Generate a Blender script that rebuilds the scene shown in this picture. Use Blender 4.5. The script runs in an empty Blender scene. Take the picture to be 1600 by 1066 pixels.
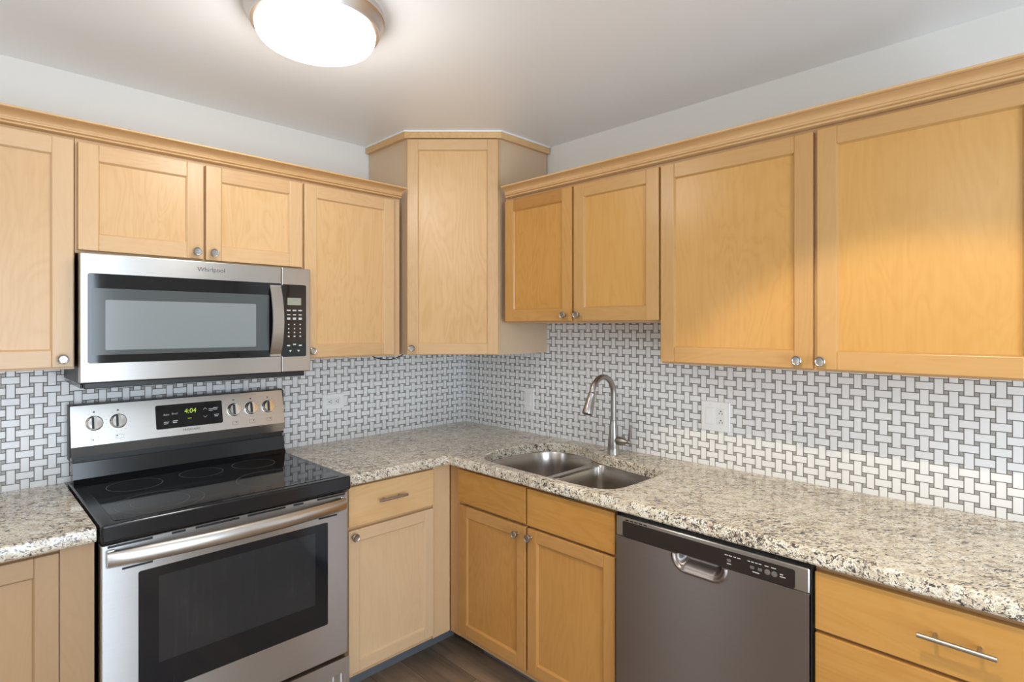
import bpy, bmesh, math, random
from mathutils import Vector, Matrix
random.seed(7)
PI = math.pi
S = bpy.context.scene
C = S.collection

# ------------------------------------------------------------------ camera, light, exposure
H = 2.3885
cam_d = bpy.data.cameras.new('camera')
cam = bpy.data.objects.new('camera', cam_d); C.objects.link(cam)
cam.location = (-2.1601, -2.5504, 1.4689)
cam.rotation_euler = (PI/2, 0, -PI/4)
cam_d.sensor_width = 36.0
cam_d.lens = 877.67/1600*36
cam_d.shift_y = -(533-511.65)/1600
cam_d.clip_start = 0.01
S.camera = cam

S.view_settings.view_transform = 'Standard'
S.view_settings.look = 'None'
S.view_settings.gamma = 1
S.view_settings.use_curve_mapping = False
S.view_settings.exposure = -0.16

w = bpy.data.worlds.new('sky'); S.world = w; w.use_nodes = True
bg = w.node_tree.nodes['Background']
bg.inputs[0].default_value = (0.62, 0.78, 1.0, 1); bg.inputs[1].default_value = 1.2

def area(name, loc, rot, sx, sy, col, power):
    d = bpy.data.lights.new(name, 'AREA'); d.shape = 'RECTANGLE'; d.size = sx; d.size_y = sy
    d.color = col; d.energy = power
    o = bpy.data.objects.new(name, d); C.objects.link(o); o.location = loc; o.rotation_euler = rot
    return o
# daylight through the glazed opening behind the camera and the one on the left
area('daylight_rear', (-1.88, -4.62, 1.12), (-PI/2-math.radians(18), 0, PI), 1.4, 1.9, (0.75, 0.875, 1.0), 88)
area('daylight_side', (-3.62, -.40, 1.45), (0, -PI/2, 0), 1.2, .60, (0.86, 0.93, 1.0), 9)
# warm adjustable downlight in the ceiling, tilted at the right-hand wall
sd = bpy.data.lights.new('downlight', 'SPOT'); sd.energy = 60; sd.color = (1.0, 0.86, 0.60)
sd.spot_size = math.radians(70); sd.spot_blend = 0.26; sd.shadow_soft_size = 0.022
so = bpy.data.objects.new('downlight', sd); C.objects.link(so); so.location = (-1.524, -2.26, H-0.02)
so.rotation_euler = Vector((math.cos(math.radians(61.8)), 0, -math.sin(math.radians(61.8)))).to_track_quat('-Z', 'Y').to_euler()

# the flush ceiling lamp's own light, leaving its diffuser on all sides
pd = bpy.data.lights.new('flush_lamp', 'POINT'); pd.energy = 6.2; pd.color = (1.0, 0.97, 0.93); pd.shadow_soft_size = 0.10
po = bpy.data.objects.new('flush_lamp', pd); C.objects.link(po); po.location = (-1.405, -0.990, H-0.215)
# a second ceiling lamp above and a little left of the camera (its glare shows on the corner cabinet's door)
pd2 = bpy.data.lights.new('room_lamp', 'POINT'); pd2.energy = 14; pd2.color = (1.0, 0.96, 0.91); pd2.shadow_soft_size = 0.14
po2 = bpy.data.objects.new('room_lamp', pd2); C.objects.link(po2); po2.location = (-2.54, -2.17, H-0.22)

# ------------------------------------------------------------------ materials
def mat(name):
    m = bpy.data.materials.new(name); m.use_nodes = True
    nt = m.node_tree; b = nt.nodes['Principled BSDF']
    return m, nt, b
def plain(name, col, rough=0.5, metal=0.0, spec=0.5, emit=None, es=0.0, coat=0.0):
    m, nt, b = mat(name)
    b.inputs['Base Color'].default_value = (*col, 1); b.inputs['Roughness'].default_value = rough
    b.inputs['Metallic'].default_value = metal; b.inputs['Specular IOR Level'].default_value = spec
    b.inputs['Coat Weight'].default_value = coat
    if emit: b.inputs['Emission Color'].default_value = (*emit, 1); b.inputs['Emission Strength'].default_value = es
    return m
class N:
    """little node helper"""
    def __init__(s, nt): s.nt = nt
    def node(s, t, **kw):
        n = s.nt.nodes.new(t)
        for k, v in kw.items(): setattr(n, k, v)
        return n
    def link(s, a, b): s.nt.links.new(a, b)
    def m(s, op, a, b=None, c=None, clamp=False):
        n = s.nt.nodes.new('ShaderNodeMath'); n.operation = op; n.use_clamp = clamp
        for i, v in enumerate((a, b, c)):
            if v is None: continue
            if isinstance(v, (int, float)): n.inputs[i].default_value = v
            else: s.link(v, n.inputs[i])
        return n.outputs[0]
    def vmul(s, v, k):
        n = s.nt.nodes.new('ShaderNodeVectorMath'); n.operation = 'MULTIPLY'
        s.link(v, n.inputs[0]); n.inputs[1].default_value = k; return n.outputs[0]
    def noise(s, v, scale, detail=2, rough=0.5, dist=0):
        n = s.nt.nodes.new('ShaderNodeTexNoise'); s.link(v, n.inputs['Vector'])
        n.inputs['Scale'].default_value = scale; n.inputs['Detail'].default_value = detail
        n.inputs['Roughness'].default_value = rough; n.inputs['Distortion'].default_value = dist
        return n.outputs[0]
    def ramp(s, f, stops):
        n = s.nt.nodes.new('ShaderNodeValToRGB'); s.link(f, n.inputs[0]); e = n.color_ramp.elements
        while len(e) < len(stops): e.new(0.5)
        for x, (p, c) in zip(e, stops):
            x.position = p; x.color = (*c, 1) if not isinstance(c, (int, float)) else (c, c, c, 1)
        return n.outputs[0]
    def mix(s, f, a, b, mode='MIX'):
        n = s.nt.nodes.new('ShaderNodeMix'); n.data_type = 'RGBA'; n.blend_type = mode
        for i, v in ((0, f), (6, a), (7, b)):
            if isinstance(v, (int, float)): n.inputs[i].default_value = v
            elif isinstance(v, tuple): n.inputs[i].default_value = (*v, 1)
            else: s.link(v, n.inputs[i])
        return n.outputs[2]
    def coord(s, out='Object'):
        return s.nt.nodes.new('ShaderNodeTexCoord').outputs[out]
    def bump(s, h, strength, dist, b):
        n = s.nt.nodes.new('ShaderNodeBump'); s.link(h, n.inputs['Height'])
        n.inputs['Strength'].default_value = strength; n.inputs['Distance'].default_value = dist
        s.link(n.outputs[0], b.inputs['Normal'])

def wood():
    m, nt, b = mat('maple'); n = N(nt)
    co = n.coord(); sx = n.node('ShaderNodeSeparateXYZ'); n.link(co, sx.inputs[0])
    ag = n.node('ShaderNodeAttribute', attribute_name='gd'); ab = n.node('ShaderNodeAttribute', attribute_name='bd')
    at = n.node('ShaderNodeAttribute', attribute_name='tone', attribute_type='OBJECT')
    gd, bd, tone = ag.outputs['Fac'], ab.outputs['Fac'], at.outputs['Fac']
    X, Y, Z = sx.outputs
    def lerp(a, c): return n.m('ADD', a, n.m('MULTIPLY', gd, n.m('SUBTRACT', c, a)))
    across, along = lerp(X, Z), lerp(Z, X)
    def vec(fa, fl):
        cx = n.node('ShaderNodeCombineXYZ')
        n.link(n.m('ADD', n.m('MULTIPLY', across, fa), n.m('MULTIPLY', bd, 37.0)), cx.inputs[0])
        n.link(n.m('MULTIPLY', Y, fa), cx.inputs[1])
        n.link(n.m('ADD', n.m('MULTIPLY', along, fl), n.m('MULTIPLY', bd, 11.0)), cx.inputs[2])
        return cx.outputs[0]
    fig = n.noise(vec(5.5, 1.1), 1.0, 3, 0.55, 0.6)                # cathedral figure
    rings = n.m('ABSOLUTE', n.m('SINE', n.m('MULTIPLY', fig, 55.0)))
    rings = n.m('POWER', rings, 3.0)
    fine = n.noise(vec(130, 5), 1.0, 3, 0.6)
    blotch = n.noise(vec(3, 1.6), 1.0, 2, 0.5)
    fleck = n.noise(vec(60, 14), 1.0, 2, 0.5)
    v = n.m('ADD', n.m('MULTIPLY', rings, 0.085), n.m('MULTIPLY', fine, 0.24))
    v = n.m('ADD', v, n.m('MULTIPLY', blotch, 0.34)); v = n.m('ADD', v, 0.17)
    v = n.m('ADD', v, n.m('MULTIPLY', n.m('SUBTRACT', bd, 0.5), 0.16))
    col = n.ramp(v, [(0.12, (0.78, 0.54, 0.30)), (0.50, (0.69, 0.435, 0.205)), (0.90, (0.50, 0.25, 0.07))])
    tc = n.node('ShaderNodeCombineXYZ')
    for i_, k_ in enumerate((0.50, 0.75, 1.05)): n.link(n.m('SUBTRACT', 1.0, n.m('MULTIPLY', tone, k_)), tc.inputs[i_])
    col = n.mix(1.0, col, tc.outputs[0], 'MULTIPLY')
    fl = n.m('MULTIPLY', n.m('GREATER_THAN', fleck, 0.735), 0.22)
    col = n.mix(fl, col, (0.50, 0.27, 0.11))
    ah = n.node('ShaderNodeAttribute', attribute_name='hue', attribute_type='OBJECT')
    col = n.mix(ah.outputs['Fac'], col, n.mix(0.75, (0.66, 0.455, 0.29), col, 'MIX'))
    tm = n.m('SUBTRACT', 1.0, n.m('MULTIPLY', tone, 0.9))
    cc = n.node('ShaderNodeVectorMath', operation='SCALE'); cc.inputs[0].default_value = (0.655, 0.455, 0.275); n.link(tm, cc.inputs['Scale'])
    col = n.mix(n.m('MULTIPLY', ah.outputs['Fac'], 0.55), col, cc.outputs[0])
    aw = n.node('ShaderNodeAttribute', attribute_name='warm', attribute_type='OBJECT')
    col = n.mix(aw.outputs['Fac'], col, n.mix(1.0, col, (1.0, 0.90, 0.52), 'MULTIPLY'))
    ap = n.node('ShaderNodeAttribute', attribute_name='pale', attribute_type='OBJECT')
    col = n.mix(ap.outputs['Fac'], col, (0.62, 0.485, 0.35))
    n.link(col, b.inputs['Base Color'])
    b.inputs['Roughness'].default_value = 0.36; b.inputs['Specular IOR Level'].default_value = 0.28
    b.inputs['Coat Weight'].default_value = 0.3; b.inputs['Coat Roughness'].default_value = 0.24
    n.bump(fine, 0.025, 0.001, b)
    return m
def granite():
    m, nt, b = mat('granite'); n = N(nt); co = n.coord()
    st = n.node('ShaderNodeMapping', vector_type='TEXTURE'); n.link(co, st.inputs[0]); st.inputs['Rotation'].default_value = (0.35, 0.3, -0.70); st.inputs['Scale'].default_value = (1.9, 0.9, 1.0)
    v = st.outputs[0]
    big = n.noise(v, 40, 3, 0.6); small = n.noise(v, 330, 2, 0.6); cloud = n.noise(co, 5, 2, 0.5)
    base = n.ramp(big, [(0.30, (0.86, 0.82, 0.74)), (0.48, (0.83, 0.755, 0.61)), (0.58, (0.60, 0.50, 0.37)), (0.70, (0.78, 0.73, 0.64))])
    grey = n.m('MULTIPLY', n.ramp(small, [(0.53, 0.0), (0.60, 1.0)]), 0.5)
    col = n.mix(grey, base, (0.30, 0.255, 0.215))
    cl = n.m('MULTIPLY', n.m('SUBTRACT', cloud, 0.5), 0.16)
    blob = n.ramp(n.m('ADD', n.noise(v, 165, 3, 0.62, 0.6), cl), [(0.566, 0.0), (0.605, 1.0)])
    blob2 = n.ramp(n.m('ADD', n.noise(v, 78, 3, 0.68, 0.9), cl), [(0.585, 0.0), (0.615, 1.0)])
    dk = n.m('MAXIMUM', n.m('MULTIPLY', blob, 0.88), blob2)
    col = n.mix(n.m('MULTIPLY', dk, 0.94), col, (0.046, 0.036, 0.038))
    rd = n.ramp(n.noise(v, 48, 2, 0.5), [(0.66, 0.0), (0.70, 1.0)])
    col = n.mix(n.m('MULTIPLY', rd, 0.5), col, (0.22, 0.09, 0.06))
    n.link(col, b.inputs['Base Color'])
    b.inputs['Roughness'].default_value = 0.13; b.inputs['Specular IOR Level'].default_value = 0.5
    return m
def tile(x0, z0):
    """basketweave mosaic: 1:2 pieces woven round small squares, period 73 mm"""
    m, nt, b = mat('basketweave_tile'); n = N(nt)
    sx = n.node('ShaderNodeSeparateXYZ'); n.link(n.coord(), sx.inputs[0])
    w_ = 0.073/3
    def wrap(v, off):                                             # to [-1.5, 1.5] units
        return n.m('SUBTRACT', n.m('WRAP', n.m('ADD', n.m('DIVIDE', v, w_), off), 3.0, 0.0), 1.5)
    def sd_box(px, pz, hx, hz):                                   # >0 inside, in units
        return n.m('MINIMUM', n.m('SUBTRACT', hx, n.m('ABSOLUTE', px)), n.m('SUBTRACT', hz, n.m('ABSOLUTE', pz)))
    d = None
    for k in (0, 1):
        ox = 1.5 - x0/w_ - 1.5*k; oz = 1.5 - z0/w_ - 1.5*k
        px = wrap(sx.outputs[0], ox)
        v1 = sd_box(px, wrap(sx.outputs[2], oz), 0.5, 1.0)
        v2 = sd_box(px, wrap(sx.outputs[2], oz + 1.5), 1.0, 0.5)
        for v in (v1, v2): d = v if d is None else n.m('MAXIMUM', d, v)
    # squares between the pieces
    dots = None
    for k in (0, 1):
        for s1 in (-1, 1):
            for s2 in (-1, 1):
                q = sd_box(wrap(sx.outputs[0], 1.5 - x0/w_ - 1.5*k - 0.75*s1), wrap(sx.outputs[2], 1.5 - z0/w_ - 1.5*k - 0.75*s2), 0.25, 0.25)
                dots = q if dots is None else n.m('MAXIMUM', dots, q)
    isw = n.ramp(d, [(0.040, 0.0), (0.062, 1.0)])
    isd = n.ramp(dots, [(0.040, 0.0), (0.062, 1.0)])
    cl = n.noise(n.coord(), 9, 2, 0.5)
    wcol = n.mix(cl, (0.84, 0.84, 0.84), (0.90, 0.90, 0.90))
    col = n.mix(isd, (0.16, 0.15, 0.145), (0.40, 0.38, 0.355))
    col = n.mix(isw, col, wcol)
    n.link(col, b.inputs['Base Color'])
    r = n.m('SUBTRACT', 0.75, n.m('MULTIPLY', n.m('MAXIMUM', isw, isd), 0.45)); n.link(r, b.inputs['Roughness'])
    n.bump(n.m('MAXIMUM', isw, isd), 0.35, 0.0012, b)
    return m
def steel(name, col, rough=0.24, aniso=0.75):
    """sheet steel brushed along local x: highlights spread up and down"""
    m, nt, b = mat(name); n = N(nt)
    f = n.noise(n.vmul(n.coord(), (2.0, 2.0, 420.0)), 1.0, 2, 0.5); g = n.noise(n.coord(), 5, 2, 0.5)
    b.inputs['Metallic'].default_value = 1.0
    n.link(n.mix(f, tuple(c*0.96 for c in col), tuple(min(1, c*1.04) for c in col)), b.inputs['Base Color'])
    n.link(n.m('ADD', n.m('MULTIPLY', g, 0.06), rough-0.03), b.inputs['Roughness'])
    b.inputs['Anisotropic'].default_value = aniso
    t = n.node('ShaderNodeTangent', direction_type='UV_MAP', uv_map='UVMap'); n.link(t.outputs[0], b.inputs['Tangent'])
    return m
def paint(name, col, rough, bumpy=0.06):
    m, nt, b = mat(name); n = N(nt)
    f = n.noise(n.coord(), 160, 2, 0.5); g = n.noise(n.coord(), 2.2, 2, 0.5)
    n.link(n.mix(g, tuple(c*0.975 for c in col), tuple(c*1.02 for c in col)), b.inputs['Base Color'])
    b.inputs['Roughness'].default_value = rough
    n.bump(f, bumpy, 0.002, b)
    return m
def floor_mat():
    m, nt, b = mat('dark_plank_floor'); n = N(nt)
    sx = n.node('ShaderNodeSeparateXYZ'); n.link(n.coord(), sx.inputs[0])
    row = n.m('FLOOR', n.m('DIVIDE', sx.outputs[0], 0.152))
    fx = n.m('FRACT', n.m('DIVIDE', sx.outputs[0], 0.152))
    wn = n.node('ShaderNodeTexWhiteNoise', noise_dimensions='1D'); n.link(row, wn.inputs['W'])
    yy = n.m('ADD', n.m('DIVIDE', sx.outputs[1], 1.22), n.m('MULTIPLY', wn.outputs[0], 3.0))
    fy = n.m('FRACT', yy)
    wn2 = n.node('ShaderNodeTexWhiteNoise', noise_dimensions='2D'); cx = n.node('ShaderNodeCombineXYZ')
    n.link(row, cx.inputs[0]); n.link(n.m('FLOOR', yy), cx.inputs[1]); n.link(cx.outputs[0], wn2.inputs['Vector'])
    cv = n.node('ShaderNodeCombineXYZ'); n.link(n.m('MULTIPLY', sx.outputs[0], 28.0), cv.inputs[0])
    n.link(n.m('ADD', n.m('MULTIPLY', sx.outputs[1], 2.2), n.m('MULTIPLY', wn2.outputs[0], 20.0)), cv.inputs[1])
    g = n.noise(cv.outputs[0], 1.0, 5, 0.65, 0.4)
    v = n.m('ADD', n.m('MULTIPLY', g, 0.7), n.m('MULTIPLY', wn2.outputs[0], 0.35))
    col = n.ramp(v, [(0.25, (0.15, 0.100, 0.066)), (0.55, (0.32, 0.215, 0.140)), (0.85, (0.46, 0.33, 0.22))])
    seam = n.m('MAXIMUM', n.m('LESS_THAN', fx, 0.014), n.m('LESS_THAN', fy, 0.002))
    n.link(n.mix(n.m('MULTIPLY', seam, 0.8), col, (0.012, 0.008, 0.006)), b.inputs['Base Color'])
    b.inputs['Roughness'].default_value = 0.38; n.bump(g, 0.12, 0.002, b)
    return m
def oven_glass_mat(name, base, amt):
    m, nt, b = mat(name); n = N(nt)
    f = n.noise(n.vmul(n.coord(), (45, 45, 3.0)), 1.0, 4, 0.6); g = n.noise(n.coord(), 7, 3, 0.6)
    sm = n.m('MULTIPLY', n.ramp(f, [(0.50, 0.0), (0.75, 1.0)]), n.ramp(g, [(0.42, 0.0), (0.70, 1.0)]))
    n.link(n.mix(n.m('MULTIPLY', sm, amt), base, (0.13, 0.14, 0.15)), b.inputs['Base Color'])
    n.link(n.m('ADD', n.m('MULTIPLY', sm, amt*0.5), 0.08), b.inputs['Roughness'])
    return m

WOOD = wood(); GRAN = granite(); TILE_N = tile(-1.979, 1.288); TILE_E = tile(2.073, 1.104)
STEEL = steel('brushed_steel', (0.59, 0.575, 0.555), 0.32)
DOORST = steel('brushed_steel_oven_door', (0.56, 0.55, 0.54), 0.36, 0.95)
STEELW = steel('brushed_steel_warm', (0.66, 0.635, 0.60), 0.30, 0.35)
DSTEEL = steel('dishwasher_steel', (0.29, 0.255, 0.24), 0.36, 0.95)
SINKM = steel('sink_steel', (0.54, 0.50, 0.46), 0.24, 0.5)
NICKEL = plain('satin_nickel', (0.44, 0.42, 0.39), 0.4, 1.0)
FAUC = plain('faucet_nickel', (0.40, 0.375, 0.35), 0.3, 1.0)
CHROME = plain('bright_nickel', (0.78, 0.76, 0.73), 0.12, 1.0)
RINGM = plain('brushed_lamp_ring', (0.74, 0.69, 0.66), 0.38, 1.0)
KNOBM = plain('brushed_knob', (0.44, 0.42, 0.40), 0.26, 1.0)
WALLP = paint('wall_paint', (0.76, 0.745, 0.71), 0.6)
CEILP = paint('ceiling_paint', (0.92, 0.935, 0.95), 0.33, 0.02)
FLOORM = floor_mat()
BLACK = plain('black_plastic', (0.012, 0.012, 0.013), 0.38)
GAP = plain('dark_recess', (0.02, 0.016, 0.013), 0.8)
BGLASS = plain('black_glass', (0.008, 0.008, 0.009), 0.045, 0, 0.5)
BENAM = plain('black_enamel', (0.010, 0.011, 0.013), 0.16, 0, 0.5)
OGLASS = oven_glass_mat('oven_glass', (0.010, 0.011, 0.014), 0.05)
OINNER = oven_glass_mat('oven_inner_glass', (0.026, 0.028, 0.031), 0.22)
MWSCR = plain('microwave_window_border', (0.085, 0.095, 0.098), 0.12)
MWMESH = plain('microwave_mesh_screen', (0.26, 0.285, 0.29), 0.16)
WHITEP = plain('white_plastic', (0.92, 0.92, 0.91), 0.32)
WHITEI = plain('white_insert', (0.86, 0.86, 0.85), 0.25)
SLOT = plain('outlet_slot', (0.05, 0.045, 0.04), 0.6)
CAULK = plain('white_caulk', (0.88, 0.87, 0.85), 0.5)
PRINT = plain('grey_print', (0.62, 0.62, 0.60), 0.5)
PRINTD = plain('dark_print', (0.10, 0.10, 0.10), 0.5)
LCD = plain('lcd', (0.33, 0.34, 0.27), 0.25)
CLOCK = plain('clock_digits', (0.2, 0.3, 0.02), 0.5, emit=(0.62, 0.85, 0.10), es=0.75)
DIFF = plain('lamp_glass', (0.9, 0.9, 0.88), 0.3, emit=(1.0, 0.955, 0.89), es=7.0)
VINYL = plain('grey_vinyl_base', (0.16, 0.175, 0.19), 0.28)
RING = plain('burner_print', (0.16, 0.16, 0.16), 0.35)
DPLASTIC = plain('dishwasher_panel', (0.022, 0.016, 0.014), 0.28)
DBUTTON = plain('dishwasher_button', (0.16, 0.14, 0.13), 0.4)

# ------------------------------------------------------------------ mesh helpers
class MB:
    def __init__(s): s.v = []; s.f = []; s.gd = []; s.bd = []; s.mi = []; s.sm = []
    def add(s, verts, faces, gd=0.0, bd=0.5, mi=0, sm=True):
        o = len(s.v); s.v += [tuple(p) for p in verts]
        for f in faces: s.f.append(tuple(i+o for i in f)); s.gd.append(gd); s.bd.append(bd); s.mi.append(mi); s.sm.append(sm)
        return s
    def box(s, x0, x1, y0, y1, z0, z1, bev=0.0, gd=0.0, bd=None, seg=2, mi=0):
        if bd is None: bd = 0.5
        bm = bmesh.new(); bmesh.ops.create_cube(bm, size=1)
        for v in bm.verts:
            v.co = Vector(((x0+x1)/2+v.co.x*abs(x1-x0), (y0+y1)/2+v.co.y*abs(y1-y0), (z0+z1)/2+v.co.z*abs(z1-z0)))
        if bev: bmesh.ops.bevel(bm, geom=bm.edges[:], offset=bev, segments=seg, profile=0.5, affect='EDGES')
        s.frombm(bm, gd, bd, mi, False); return s
    def frombm(s, bm, gd=0.0, bd=0.5, mi=0, sm=True):
        bm.verts.index_update()
        s.add([v.co[:] for v in bm.verts], [[v.index for v in f.verts] for f in bm.faces], gd, bd, mi, sm); bm.free(); return s
    def prism(s, prof, axis, a, b, gd=0.0, bd=0.5, mi=0, sm=False):
        """profile points in the two other axes (in x,y,z order), swept along axis from a to b"""
        n = len(prof); vs = []
        for t in (a, b):
            for p in prof:
                q = list(p); q.insert(axis, t); vs.append(q)
        fs = [[i, (i+1) % n, n+(i+1) % n, n+i] for i in range(n)] + [list(range(n))[::-1], [n+i for i in range(n)]]
        return s.add(vs, fs, gd, bd, mi, sm)
    def lathe(s, prof, M, n=32, mi=0, cap=True):
        """prof: (r, h) along local +Z of matrix M"""
        vs = []; fs = []
        for r, h in prof:
            for k in range(n): vs.append(M @ Vector((r*math.cos(2*PI*k/n), r*math.sin(2*PI*k/n), h)))
        for i in range(len(prof)-1):
            for k in range(n): fs.append([i*n+k, i*n+(k+1) % n, (i+1)*n+(k+1) % n, (i+1)*n+k])
        if cap: fs.append([k for k in range(n)][::-1]); fs.append([(len(prof)-1)*n+k for k in range(n)])
        return s.add(vs, fs, mi=mi)
    def tube(s, pts, r, n=12, mi=0, squash=None):
        """round tube through pts; r number or list"""
        pts = [Vector(p) for p in pts]; rs = r if isinstance(r, (list, tuple)) else [r]*len(pts)
        vs = []; fs = []; up = None
        for i, p in enumerate(pts):
            t = (pts[min(i+1, len(pts)-1)]-pts[max(i-1, 0)]).normalized()
            if up is None:
                up = Vector((0, 0, 1)) if abs(t.z) < 0.9 else Vector((1, 0, 0))
            a = (up - t*up.dot(t)).normalized(); b = t.cross(a); up = a
            for k in range(n):
                c, d = math.cos(2*PI*k/n), math.sin(2*PI*k/n)
                q = squash if squash else (1, 1)
                vs.append(p + a*c*rs[i]*q[0] + b*d*rs[i]*q[1])
        for i in range(len(pts)-1):
            for k in range(n): fs.append([i*n+k, i*n+(k+1) % n, (i+1)*n+(k+1) % n, (i+1)*n+k])
        fs.append([k for k in range(n)][::-1]); fs.append([(len(pts)-1)*n+k for k in range(n)])
        return s.add(vs, fs, mi=mi)
    def build(s, name, m, parent=None, tone=None, label=None, smooth=True):
        me = bpy.data.meshes.new(name); me.from_pydata(s.v, [], s.f)
        for k, vals in (('gd', s.gd), ('bd', s.bd)):
            a = me.attributes.new(k, 'FLOAT', 'FACE'); a.data.foreach_set('value', vals)
        ms = m if isinstance(m, (list, tuple)) else [m]
        for x in ms: me.materials.append(x)
        uv = me.uv_layers.new(name='UVMap')
        uv.data.foreach_set('uv', [c for l in me.loops for c in ((lambda q: (q.z+.31*q.y, q.x+.29*q.y))(me.vertices[l.vertex_index].co))])
        me.polygons.foreach_set('material_index', s.mi)
        bm = bmesh.new(); bm.from_mesh(me); bmesh.ops.recalc_face_normals(bm, faces=bm.faces); bm.to_mesh(me); bm.free()
        if smooth:
            me.shade_smooth(); me.set_sharp_from_angle(angle=math.radians(38)); me.polygons.foreach_set('use_smooth', s.sm)
        me.update()
        o = bpy.data.objects.new(name, me); C.objects.link(o)
        if parent: o.parent = parent
        if tone is not None: o['tone'] = tone
        if label: o['label'] = label
        return o
def thing(name, label, cat, loc=(0, 0, 0), rz=0.0, group=None):
    o = bpy.data.objects.new(name, None); C.objects.link(o); o.location = loc; o.rotation_euler = (0, 0, rz)
    o.empty_display_size = 0.1
    o['label'] = label; o['category'] = cat
    if group: o['group'] = group
    return o
def tag(o, label, cat, group=None):
    o['label'] = label; o['category'] = cat
    if group: o['group'] = group
    return o
def struct(o, label=None):
    o['kind'] = 'structure'
    if label: o['label'] = label
    return o
def text(name, body, size, m, parent, x, y, z, align='CENTER', label=None, extrude=0.0003, shear=0.0, tilt=0.0, xs=1.0):
    cu = bpy.data.curves.new(name, 'FONT'); cu.body = body; cu.size = size; cu.align_x = align; cu.align_y = 'CENTER'
    cu.extrude = extrude; cu.shear = shear
    t = bpy.data.objects.new(name, cu); C.objects.link(t)
    me = bpy.data.meshes.new_from_object(t.evaluated_get(bpy.context.evaluated_depsgraph_get()))
    bpy.data.objects.remove(t); bpy.data.curves.remove(cu)
    R = Matrix.Rotation(tilt, 3, 'X')
    for v in me.vertices: v.co = R @ Vector((v.co.x*xs, -v.co.z, v.co.y)) + Vector((x, y, z))
    me.materials.clear(); me.materials.append(m); me.name = name
    o = bpy.data.objects.new(name, me); C.objects.link(o); o.parent = parent
    if label: o['label'] = label
    return o
def rnd(): return random.random()
RE = -PI/2       # things on the right wall: local x runs towards the camera's right, local -y out of the wall
def rrect(x0, x1, z0, z1, r, n=5):
    p = []
    for cx, cz, a0 in ((x1-r, z1-r, 0), (x0+r, z1-r, PI/2), (x0+r, z0+r, PI), (x1-r, z0+r, 1.5*PI)):
        for k in range(n+1):
            a = a0+PI/2*k/n; p.append((cx+r*math.cos(a), cz+r*math.sin(a)))
    return p
def plate(mb, x0, x1, z0, z1, r, yf, yb, mi=0, bev=0.0):
    """rounded rectangular plate, front face at yf (nearer the room), back at yb"""
    p = rrect(x0, x1, z0, z1, r); n = len(p)
    loops = [[(a, yb, c) for a, c in p]]
    if bev:
        q = rrect(x0+bev, x1-bev, z0+bev, z1-bev, max(r-bev, 0.0004))
        loops += [[(a, yf+bev, c) for a, c in p], [(a, yf, c) for a, c in q]]
    else: loops += [[(a, yf, c) for a, c in p]]
    vs = [v for l in loops for v in l]; fs = []
    for i in range(len(loops)-1):
        for k in range(n): fs.append([i*n+k, i*n+(k+1) % n, (i+1)*n+(k+1) % n, (i+1)*n+k])
    fs += [list(range(n))[::-1], [(len(loops)-1)*n+k for k in range(n)]]
    return mb.add(vs, fs, mi=mi)

# ------------------------------------------------------------------ the room
WX, SY = -3.5, -4.5
def slab(name, x0, x1, y0, y1, z0, z1, m, label=None):
    return struct(MB().box(x0, x1, y0, y1, z0, z1).build(name, m, smooth=False), label)
slab('floor', WX-.1, .1, SY-.1, .1, -.08, 0, FLOORM, 'dark brown wood plank floor')
slab('ceiling', WX-.1, .1, SY-.1, .1, H, H+.08, CEILP, 'pale grey painted ceiling')
slab('wall_north', WX-.1, .106, .006, .106, 0, H, WALLP, 'light grey wall behind the stove')
slab('wall_east', .006, .106, SY-.1, .006, 0, H, WALLP, 'light grey wall behind the sink')
def wall_with_hole(name, axis, p0, p1, a0, a1, h0, h1, b0, b1):
    mb = MB()
    def bx(u0, u1, z0, z1):
        if axis == 'x': mb.box(u0, u1, p0, p1, z0, z1)
        else: mb.box(p0, p1, u0, u1, z0, z1)
    bx(a0, h0, 0, H); bx(h1, a1, 0, H); bx(h0, h1, b1, H)
    if b0 > 0: bx(h0, h1, 0, b0)
    return struct(mb.build(name, WALLP, smooth=False))
wall_with_hole('wall_south', 'x', SY-.1, SY, WX, .006, -2.6, -1.16, .1, 2.1)
wall_with_hole('wall_west', 'y', WX-.1, WX, SY, .006, -.68, -.12, .85, 2.05)
def window_frame(name, axis, p, a0, a1, b0, b1):
    mb = MB(); t = .05
    def bx(u0, u1, z0, z1):
        if axis == 'x': mb.box(u0, u1, p-.03, p+.03, z0, z1)
        else: mb.box(p-.03, p+.03, u0, u1, z0, z1)
    bx(a0, a0+t, b0, b1); bx(a1-t, a1, b0, b1); bx(a0+t, a1-t, b1-t, b1); bx(a0+t, a1-t, b0, b0+t)
    m_ = (a0+a1)/2; bx(m_-.025, m_+.025, b0+t, b1-t)
    return struct(mb.build(name, WHITEP, smooth=False), 'white window frame')
window_frame('window_1', 'x', SY-.05, -2.6, -1.16, .1, 2.1)
window_frame('window_2', 'y', WX-.05, -.68, -.12, .85, 2.05)
# tiled backsplashes, 6 mm proud of the plaster
struct(MB().box(-2.60, 0, 0, .006, .914, 1.36).build('trim_1', TILE_N, smooth=False), 'white and grey basketweave tile backsplash behind the stove')
o = struct(MB().box(0.0, 2.75, 0, .006, .914, 1.50).build('trim_2', TILE_E, smooth=False), 'white and grey basketweave tile backsplash behind the sink')
o.rotation_euler = (0, 0, RE)

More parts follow.
